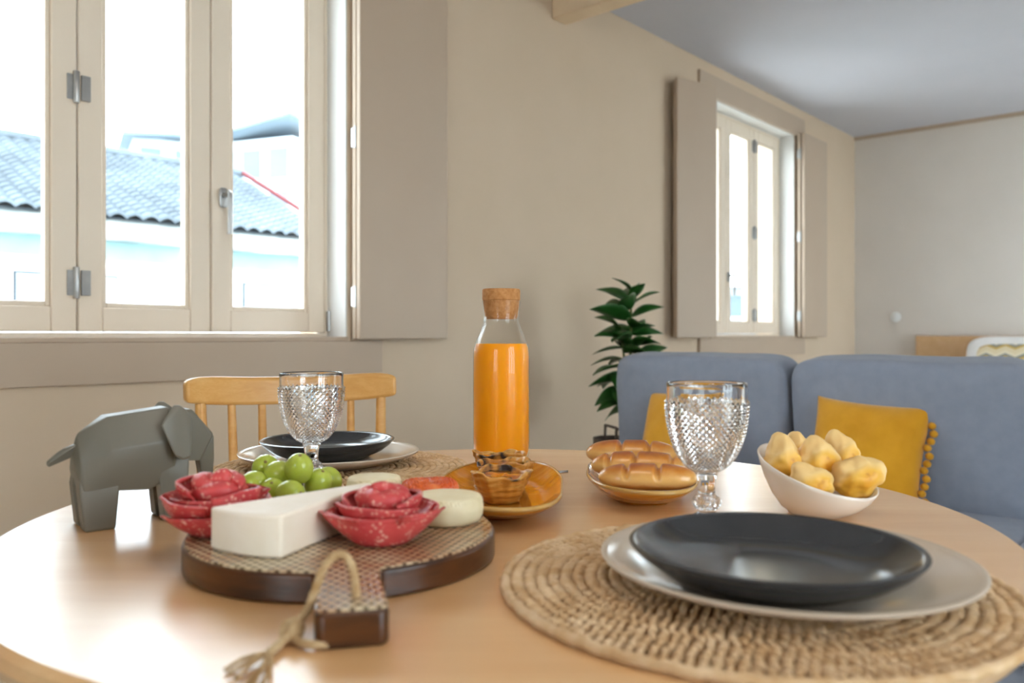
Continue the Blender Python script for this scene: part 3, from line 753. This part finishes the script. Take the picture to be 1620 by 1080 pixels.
grape(520, 760, .915, .0145, .6, -.6, 'green grape behind the right end of the pile')

# ------------------------------------------------------------------ oval amber plates
def amber_mat():
    nt = NT('amber_glaze'); nt.base(nt.ramp(nt.noise(9, (1, 5, 1), 6, .6, (0, 0, .5), 1.0), [(.25, '#8f5310'), (.5, '#c07a1e'), (.75, '#d99a3e')])); nt.set(Roughness=.09); nt.b.inputs['Coat Weight'].default_value = .5
    nt.bump(nt.noise(12, (1, 5, 1), 4, .5, (0, 0, .5)), .15, .001); return nt.m
M['amber'] = amber_mat()
M['rimglaze'] = pm('pale_rim_glaze', '#b8893f', '#caa05c', 20, rough=.12)
def ovalplate(x, y, rz, A, B, h, label):
    t = thing('oval_plate', label, 'plate', (x, y, T), rz, 'oval amber glazed plates')
    def fr(th, r, z):
        c, s = math.cos(th), math.sin(th); e = 2.5; rad = 1/((abs(c)/A)**e+(abs(s)/B)**e)**(1/e)
        wob = 1+.012*math.sin(5*th+1)*(r**2); return r*rad*wob, z+.0025*math.sin(2*th+.6)*max(0, r-.7)/.3
    pr = [(0, .002), (.56, .002), (.575, 0), (.60, 0), (.615, .003), (.75, h*.25), (.90, h*.62), (.99, h-.003), (1.0, h), (.985, h+.0015), (.96, h), (.88, h*.66+.003), (.74, h*.30+.004), (.55, .0075), (0, .007)]
    G().lathe(pr, 120, fr=fr).build('dish', M['amber'], t, smooth=True)
    G().lathe([(.975, h-.0008), (.990, h-.0028), (1.004, h-.001), (1.004, h+.0008), (.986, h+.0024), (.968, h+.0012)], 120, fr=fr, closed=True).build('rim', M['rimglaze'], t, smooth=True)
    return t
ovalplate(-.012, .985, 0, .072, .160, .0255, 'oval amber glazed plate holding the custard tarts')
ovalplate(.1650, 1.050, -.12, .069, .143, .0270, 'oval amber glazed plate holding the bread rolls')

# custard tarts
def crust_mat():
    nt = NT('flaky_pastry'); a = nt.noise(26, (1, 1, 6), 6, .6); b = nt.noise(60, detail=5)
    c = nt.ramp(a, [(.28, '#a05c1c'), (.48, '#cb8834'), (.68, '#e4b260')])
    sp = nt.add('ShaderNodeSeparateXYZ'); nt.link(nt.coord(), sp.inputs[0])
    top = nt.ramp(nt.math('ADD', nt.math('MULTIPLY', sp.outputs[2], 30), nt.math('MULTIPLY', b, .9)), [(1.28, (0, 0, 0)), (1.0, (0, 0, 0))])
    hi = nt.math('GREATER_THAN', sp.outputs[2], .0285); burn = nt.math('MULTIPLY', hi, nt.ramp(nt.noise(22, detail=4), [(.50, (0, 0, 0)), (.58, (1, 1, 1))]))
    nt.base(nt.mix(burn, c, lin('#2a1712'))); nt.set(Roughness=.42); nt.bump(a, .7, .0016); return nt.m
def custard_mat():
    nt = NT('caramelised_custard'); a = nt.noise(34, detail=4)
    nt.base(nt.ramp(a, [(.36, '#3a1508'), (.46, '#a4500e'), (.56, '#e08a1c'), (.75, '#eaa63a')])); nt.set(Roughness=.14); nt.b.inputs['Coat Weight'].default_value = .6; nt.bump(a, .3, .001); return nt.m
M['crust'] = crust_mat(); M['custard'] = custard_mat()
def tart(x, y, rz, label, seed, sc=1.0, tilt=(0, 0)):
    t = thing('custard_tart', label, 'tart', (x, y, T+.0078), rz, 'custard tarts on the amber plate')
    t.rotation_euler = (tilt[0], tilt[1], rz); t.scale = (sc, sc, sc)
    rnd = random.Random(seed); p1, p2, p3 = (rnd.uniform(0, 6) for _ in range(3))
    def fr(th, r, z):
        k = z/.034; w_ = (.0016*math.sin(5*th+p1)+.0014*math.sin(9*th+p2)+.0010*math.sin(17*th+p3+40*z))*k+.0007*math.sin(z*900+3*math.sin(th*2+p1))
        return r+w_, z+(.0022*math.sin(3*th+p2)+.0014*math.sin(7*th+p1))*k*k
    pr = [(0, .0), (.019, .0), (.0215, .001)]+[(.0215+.0125*(k/16)**.9, .001+.031*k/16) for k in range(1, 17)]+[(.0345, .0335), (.0335, .0345), (.0315, .034), (.0300, .0315), (.0288, .0285)]
    G().lathe(pr, 72, fr=fr).build('pastry_case', M['crust'], t, smooth=True)
    def fr2(th, r, z): return r, z+.0012*math.sin(3*th+p3)*(r/.03)+.001*math.sin(5*th+p2)*(r/.03)
    G().lathe([(0, .0300), (.010, .0304), (.020, .0300), (.0270, .0290), (.0298, .0280), (.0298, .027), (0, .026)], 48, fr=fr2).build('custard', M['custard'], t, smooth=True)
    return t
tart(-.0130, .955, .3, 'caramelised custard tart at the front of the amber plate', 3, 1.0, (.04, 0))
tart(-.0090, 1.030, 1.7, 'caramelised custard tart in the middle of the row of three', 5, 1.0, (-.02, .02))
tart(-.0170, 1.104, 3.1, 'caramelised custard tart at the back nearest the juice bottle', 9, 1.0, (.06, 0))

# bread rolls
def bread_mat():
    nt = NT('glazed_milk_bread'); sp = nt.add('ShaderNodeSeparateXYZ'); nt.link(nt.coord(kind='Generated'), sp.inputs[0])
    h = nt.math('ADD', sp.outputs[2], nt.math('MULTIPLY', nt.math('SUBTRACT', nt.noise(45, detail=4), .5), .35))
    nt.base(nt.ramp(h, [(.10, '#b4702a'), (.30, '#e3b36c'), (.58, '#e0a95c'), (.80, '#c67a24'), (.98, '#a04f12')])); nt.set(Roughness=.30); nt.b.inputs['Coat Weight'].default_value = .25
    nt.bump(nt.noise(60, detail=5), .15, .001); return nt.m
M['bread'] = bread_mat()
def loaf(x, y, z, L, r, rz, tilt, label, grooves):
    g = G(); nu, nv = 90, 36; v = []; f = []
    for i in range(nu+1):
        u = -1+2*i/nu; e = max(0., 1-abs(u)**3.2)**.5
        for k in range(nv):
            a = 2*PI*k/nv; top = max(0, math.sin(a))
            gr = 1-sum(.40*math.exp(-((u-gq-.05*math.cos(a))/.045)**2) for gq in grooves)*(top**.35 if top > 0 else 0)
            puff = 1
            v.append((L/2*u, r*1.05*e*math.cos(a)*gr, r*(1+.85*e*math.sin(a)*gr*(1 if math.sin(a) > 0 else .8))-r*.2))
    for i in range(nu):
        for k in range(nv): f.append((i*nv+k, i*nv+(k+1) % nv, (i+1)*nv+(k+1) % nv, (i+1)*nv+k))
    o = g.add(v, f).build('bread_roll', M['bread'], None, smooth=True, loc=(x, y, z), rot=(tilt, 0, rz))
    return tag(o, label, 'bread', 'glazed bread rolls on the oval plate')
loaf(.1600, .970, T+.0150, .116, .0205, -.10, .0, 'glazed bread roll at the front of the oval plate', (-.42, .22))
loaf(.1580, 1.030, T+.0190, .118, .0215, -.12, .0, 'glazed bread roll in the middle of the oval plate', (-.60, -.05, .72))
loaf(.1600, 1.098, T+.0240, .122, .0220, -.14, .0, 'glazed bread roll at the back of the oval plate', (-.22, .38))

# slanted white bowl and cheese breads
M['bowlg'] = pm('cream_white_glaze', '#e8ddd0', '#ece2d6', 6, rough=.16)
bwx, bwy = .3430, .925
def bowl():
    t = thing('slanted_bowl', 'cream white bowl with a slanted rim holding cheese breads', 'bowl', (bwx, bwy, T))
    n = 96; v = []; rows = []; f = []
    prof = [(0, 0, .002), (.40, 0, .002), (.43, 0, 0), (.47, 0, 0), (.49, 0.02, .001), (.60, .12, 0), (.75, .33, 0), (.88, .60, 0), (.97, .88, 0), (1.0, 1.0, 0), (.985, 1.02, 0), (.955, .99, 0), (.85, .62, .003), (.70, .33, .004), (.52, .14, .0045), (.3, .07, .005), (0, .05, .005)]
    for r, k, dz in prof:
        if r == 0: rows.append([len(v)]); v.append((0, 0, dz+k*.05)); continue
        row = []
        for i in range(n):
            a = 2*PI*i/n; c, s = math.cos(a), math.sin(a)
            hr = .048-.0145*c+.0170*s; rad = .0645
            off = (.0015*k, .004*k)
            row.append(len(v)); v.append((r*rad*c+off[0], r*rad*s+off[1], dz+k*hr))
        rows.append(row)
    for a, b in zip(rows, rows[1:]):
        for k in range(n):
            k2 = (k+1) % n
            if len(a) == 1: f.append((a[0], b[k2], b[k]))
            elif len(b) == 1: f.append((a[k], a[k2], b[0]))
            else: f.append((a[k], a[k2], b[k2], b[k]))
    G().add(v, f).build('basin', M['bowlg'], t, smooth=True)
bowl()
def puff_mat():
    nt = NT('cheese_bread_crust'); a = nt.noise(14, detail=2); b = nt.noise(60, detail=5)
    c = nt.ramp(a, [(.35, '#dcab66'), (.50, '#eac582'), (.60, '#e7b040'), (.72, '#de9416')])
    sp = nt.ramp(nt.noise(30, detail=3), [(.64, (0, 0, 0)), (.72, (1, 1, 1))])
    nt.base(nt.mix(nt.math('MULTIPLY', sp, .7), c, lin('#a9591c'))); nt.set(Roughness=.5); nt.bump(b, .25, .001); return nt.m
M['puff'] = puff_mat()
def cheesebread(px, py, Z, rx, rz_, ry, peak, seed, label):
    x = (px-810)/1300*Z; zc = .94-(py-530)*Z/1300; rnd = random.Random(seed)
    pk = Vector(peak).normalized()
    def fn(p):
        d = p.normalized(); k = 1+blobnoise(d, .20, 1.7, seed)+blobnoise(d, .07, 4, seed+3)+blobnoise(d, .02, 11, seed+5)
        s_ = max(0, d.dot(pk)); k += .42*s_**10+.10*s_**3
        return Vector((d.x*rx*k, d.y*ry*k, d.z*rz_*k))
    o = G().sphere(1, 1, 1, 48, 32, None, fn).build('cheese_bread', M['puff'], None, smooth=True, loc=(round(x, 4), Z, round(zc, 4)))
    return tag(o, label, 'bread', 'cheese breads in the slanted bowl')
cheesebread(1238, 733, .935, .0215, .0230, .021, (-.1, .1, 1), 1, 'pale cheese bread at the high left side of the bowl')
cheesebread(1266, 714, .972, .0195, .0170, .018, (-.3, 0, 1), 2, 'yellow cheese bread half hidden behind the left ones')
cheesebread(1292, 731, .932, .0235, .0215, .020, (0, 0, 1), 3, 'round cheese bread in the centre of the bowl')
cheesebread(1332, 725, .966, .0205, .0240, .019, (-.40, 0, 1), 4, 'pointed cheese bread at the back right of the bowl')
cheesebread(1283, 766, .894, .0250, .0172, .018, (-.4, -.2, 1), 5, 'yellow-topped cheese bread at the front of the bowl')
cheesebread(1353, 756, .908, .0270, .0215, .020, (1, 0, .75), 6, 'large cheese bread with a browned tip at the right of the bowl')

# fork behind the tart plate
fk = G(); n = 4
fk.tube([(0, 0, .004), (.07, 0, .007), (.095, 0, .005)], [.003, .002, .003], 8)
fk.superq(.017, .0095, .0016, .6, .7, 24, 8, Matrix.Translation((.108, 0, .0035)))
for k in range(4): fk.tube([(.115, -.007+.0047*k, .0035), (.132, -.0072+.0048*k, .0045), (.150, -.0072+.0048*k, .0065)], [.0014, .0013, .0008], 6)
tag(fk.build('dessert_fork', M['chrome'], None, smooth=True, loc=(-.070, 1.176, T), rot=(0, 0, -.06)), 'steel dessert fork lying behind the amber tart plate', 'fork')

# ------------------------------------------------------------------ sofa (room frame: along -y, faces -x)
M['sofa'] = pm('grey_sofa_cloth', '#858a97', '#8b909d', 30, rough=.9, spec=.15, bump=.25, bscale=900, bdist=.001, sheen=.15)
sf = thing('sofa', 'grey fabric sofa with loose back cushions beyond the table', 'sofa', room(2.55, -1.69, 0), RA)
# local: x = depth away from camera side (u), y = -v
def sbox(name, a, b, r=.03): return G().box(a, b).build(name, M['sofa'], sf, bevel=r, bseg=4)
sbox('base', (-.62, -1.02, .09), (.42, 1.0, .28)); sbox('backrest', (.16, -1.0, .20), (.40, .98, .74))
for k in range(3):
    y0 = .98-.68*k
def cush(name, w_, d_, h_, loc, rot=(0, 0, 0), e=.22, seed=0, puffy=.03):
    def fn(q):
        x, y, z = q.x/d_*2, q.y/w_*2, q.z/h_*2
        b = puffy*(1-min(1, abs(y))**2)*(1-min(1, abs(z))**2)
        q = Vector((q.x+math.copysign(b, q.x)*min(1, abs(x)*1.5), q.y, q.z))
        q.x += blobnoise(q, .012, 6, seed)+blobnoise(q, .004, 22, seed); q.z += blobnoise(q, .010, 4, seed+2); return q
    o = G().superq(d_/2, w_/2, h_/2, e, e, 120, 60, None, fn).build(name, M['sofa'], sf, smooth=True, loc=loc, rot=rot)
    return o
for k in range(3): cush('seat_cushion', .68, .76, .17, (-.28, .655-.675*k, .355), (0, 0, 0), .15, k, .012)
for k in range(3): cush('back_cushion', .665, .17, .47, (.085, .655-.675*k, .640), (0, -.10+.0*k, .02*(k-1)), .24, 5+k)
for x, y in ((-.55, .92), (-.55, -.95), (.36, .92), (.36, -.95)): G().tube([(x, y, .09), (x, y, 0)], [.022, .016], 12).build('leg', M['boardwood'], sf)

M['mustard'] = pm('mustard_velvet', '#c88a10', '#d89a1c', 12, rough=.75, spec=.2, sheen=.35, bump=.2, bscale=300)
def throw(name, label, u, v, z, yaw, lean, roll, S_=.42, pom=True):
    t = thing(name, label, 'cushion', room(u, v, z), RA+yaw, 'mustard throw cushions on the sofa')
    t.rotation_euler = (Matrix.Rotation(RA+yaw, 3, 'Z') @ Matrix.Rotation(lean, 3, 'Y') @ Matrix.Rotation(roll, 3, 'X')).to_euler()
    n = 36; v_ = []; f = []
    def sh(a, b, side):
        k = (1-abs(a)**3.2)*(1-abs(b)**3.2); th = .075*max(0, k)**.55+.006
        y = a*S_/2*(1-.05*(1-abs(b)**2)*0-.06*b*b*(1-a*a)*0); pin = 1-.07*(1-b*b)*abs(a)**4-.0; pin2 = 1-.07*(1-a*a)*abs(b)**4
        return (side*th*.5*2*.8+blobnoise((a, b, side), .006, 3, S_*10)*max(0, k), a*S_/2*pin, S_/2+b*S_/2*pin2)
    for side in (-1, 1):
        for i in range(n+1):
            for j in range(n+1): v_.append(sh(-1+2*i/n, -1+2*j/n, side))
    m_ = (n+1)**2
    for i in range(n):
        for j in range(n):
            q = (i*(n+1)+j, (i+1)*(n+1)+j, (i+1)*(n+1)+j+1, i*(n+1)+j+1); f.append(q); f.append(tuple(m_+x for x in q)[::-1])
    bd_ = [i*(n+1) for i in range(n+1)]+[n*(n+1)+j for j in range(1, n+1)]+[i*(n+1)+n for i in range(n-1, -1, -1)]+[j for j in range(n-1, 0, -1)]
    for a, b in zip(bd_, bd_[1:]+bd_[:1]): f.append((a, m_+a, m_+b, b))
    G().add(v_, f).build('cushion_body', M['mustard'], t, smooth=True)
    if pom:
        pg = G().sphere(.011, .011, .011, 14, 9, None, lambda p: p*(1+blobnoise(p, .2, 300, 1)))
        first = None
        for sgn in (-1,):
            for k in range(15):
                b = -1+2*(k+.5)/15; y = sgn*(S_/2*(1-.07*(1-b*b))+.013+.004*((k*7) % 3-1)); z_ = S_/2+b*S_/2
                if first is None: first = pg.build('pompom', M['mustard'], t, smooth=True, loc=(0, y, z_))
                else: c = first.copy(); COL.objects.link(c); c.parent = t; c.location = (.004*((k*5) % 3-1), y, z_)
    return t
throw('throw_cushion', 'mustard yellow cushion with pompom edge leaning on the right sofa cushion', 2.43, -1.625, .437, .06, .34, .06, .325)
throw('throw_cushion', 'mustard yellow cushion behind the bread and the near goblet', 2.43, -1.03, .437, -.10, .34, -.04, .325)

# ------------------------------------------------------------------ plant beyond the sofa
M['leaf'] = pm('dark_green_leaf', '#1d4a1c', '#2b6424', 12, rough=.35, spec=.5)
M['stem'] = pm('plant_stem', '#4a5a2a', '#5c6a34', 20, rough=.7)
M['pot'] = pm('grey_clay_pot', '#8b8379', '#958d83', 10, rough=.8)
M['soil'] = pm('soil', '#2a1f17', '#3a2c20', 60, rough=1)
pr_ = room(3.08, -.42, 0)
pt = thing('potted_plant', 'dark green leafy plant standing beyond the end of the sofa', 'plant', pr_)
G().lathe([(0, 0), (.11, 0), (.115, .01), (.145, .26), (.145, .28), (.135, .28), (.13, .25), (0, .25)], 48).build('pot', M['pot'], pt, smooth=True, angle=40)
G().lathe([(.0, .235), (.131, .235), (.131, .251), (0, .255)], 32).build('soil', M['soil'], pt)
def leafmesh(L=.170, W=.084, droop=.045, fold=.014):
    g = G(); n = 10; v = []; f = []
    for i in range(n+1):
        s_ = i/n; wd = W/2*(math.sin(PI*min(1, s_**.8))**.9)*(1 if s_ < .98 else .3)+.0008
        for j in (-1, -.5, 0, .5, 1): v.append((s_*L, j*wd, -droop*s_*s_+fold*abs(j)*math.sin(PI*s_)))
    for i in range(n):
        for j in range(4): f.append((i*5+j, i*5+j+1, (i+1)*5+j+1, (i+1)*5+j))
    return g.add(v, f)
lm = leafmesh(); lf0 = None
stems = [((0, 0), (.01, .0), 1.14, 0), ((.02, .01), (-.05, .02), .98, 1), ((-.02, .01), (.06, -.03), .90, 2)]
rnd = random.Random(4)
for (bx_, by_), (tx, ty), H, si in stems:
    pts = spline([(bx_, by_, .25), (bx_+tx*.3, by_+ty*.3, .25+(H-.25)*.4), (bx_+tx*.7, by_+ty*.7, .25+(H-.25)*.75), (bx_+tx, by_+ty, H-.02)], 8)
    G().tube(pts, [.009-.005*i/len(pts) for i in range(len(pts))], 8).build('stem', M['stem'], pt, smooth=True)
    nl = (34, 12, 10)[si]
    for k in range(nl):
        s_ = (k+.5)/nl; zz = .60+(H-.60)*s_ if si == 0 else .66+(H-.66)*s_
        fr_ = (zz-.25)/(H-.27); p = pts[min(len(pts)-1, int(fr_*(len(pts)-1)))]
        yaw = k*2.399+si*1.1; el_ = -.15+.95*s_**2+rnd.uniform(-.15, .15)
        if lf0 is None: lf0 = o = lm.build('leaf', M['leaf'], pt, smooth=True, solid=.001)
        else: o = lf0.copy(); COL.objects.link(o); o.parent = pt
        o.location = (p.x, p.y, zz); o.rotation_euler = (rnd.uniform(-.7, .7), -el_, yaw); s2 = rnd.uniform(.85, 1.25)*(1 if s_ < .9 else .8); o.scale = (s2, s2, s2)
# low side table edge at the sofa end
M['taupe'] = pm('taupe_wicker', '#5d5148', '#6b5e54', 40, (1, 1, 6), rough=.7, bump=.4, bscale=120)
bk = thing('wicker_basket', 'taupe basket with a loop handle at the end of the sofa', 'basket', room(2.80, -.53, 0), RA)
G().lathe([(0, 0), (.07, 0), (.08, .2), (.085, .52), (.08, .52), (.075, .2), (.065, .01), (0, .01)], 32).build('body', M['taupe'], bk, smooth=True, angle=50)
G().tube(spline([(-.06, -.055, .50), (-.062, -.055, .555), (-.05, -.05, .565), (.02, .05, .565), (.03, .062, .555), (.03, .065, .50)], 6), .006, 8).build('handle', M['taupe'], bk, smooth=True)

# ------------------------------------------------------------------ bed against the far wall
M['headboard'] = wood('headboard_wood', '#c99f70', '#d2aa7c', '#dab58a', 2, (1, 6, 6), .5)
M['linen'] = pm('white_linen', '#e6e3e0', '#eeebe8', 12, rough=.9, spec=.1, bump=.2, bscale=60)
bed = thing('bed', 'bed with a pale wooden headboard against the far wall', 'bed', room(U1, -1.30, 0), RA)
G().box((-.06, -.95, 0), (-.016, .80, .935)).build('headboard', M['headboard'], bed, bevel=.006)
G().box((-2.05, -.85, .12), (-.062, .72, .30)).build('frame', M['headboard'], bed, bevel=.01)
G().superq(.98, .78, .13, .15, .15, 64, 24, Matrix.Translation((-1.05, -.065, .42))).build('mattress', M['linen'], bed, smooth=True)
for x, y in ((-1.98, -.78), (-1.98, .66), (-.12, -.78), (-.12, .66)): G().box((x-.03, y-.03, 0), (x+.03, y+.03, .12)).build('leg', M['headboard'], bed)
def zig_mat():
    nt = NT('zigzag_print'); sp = nt.add('ShaderNodeSeparateXYZ'); nt.link(nt.coord(), sp.inputs[0])
    tri = nt.math('ABSOLUTE', nt.math('SUBTRACT', nt.math('FRACT', nt.math('MULTIPLY', sp.outputs[1], 8)), .5))
    ph = nt.math('FRACT', nt.math('MULTIPLY', nt.math('ADD', sp.outputs[2], nt.math('MULTIPLY', tri, .06)), 11))
    nt.base(nt.ramp(ph, [(0, '#e3d3ae'), (.35, '#c9a860'), (.55, '#8d8d84'), (.75, '#e8dcc0')], 'CONSTANT')); nt.set(Roughness=.9); return nt.m
M['zig'] = zig_mat()
pw = thing('bed_pillow', 'white-bordered pillow with a zigzag print propped on the headboard', 'pillow', room(U1-.19, -1.22, .55), RA); pw.rotation_euler = (Matrix.Rotation(RA, 3, 'Z') @ Matrix.Rotation(.18, 3, 'Y')).to_euler()
G().superq(.055, .33, .195, .45, .3, 64, 32, Matrix.Translation((0, 0, .19))).build('pillow_body', M['linen'], pw, smooth=True)
G().superq(.055, .265, .145, .45, .35, 64, 32, Matrix.Translation((-.012, 0, .185))).build('printed_panel', M['zig'], pw, smooth=True)
sw = thing('wall_switch', 'small round white switch on the far wall above the bed', 'switch', room(U1, -.33, 1.09), RA)
G().lathe([(0, 0), (.042, 0), (.042, .010), (.036, .014), (0, .015)], 32, Matrix.Rotation(-PI/2, 4, 'Y')).build('plate', M['white'], sw, smooth=True, angle=40)
G().box((-.019, -.014, -.018), (-.013, .014, .018)).build('rocker', M['white'], sw, bevel=.002)
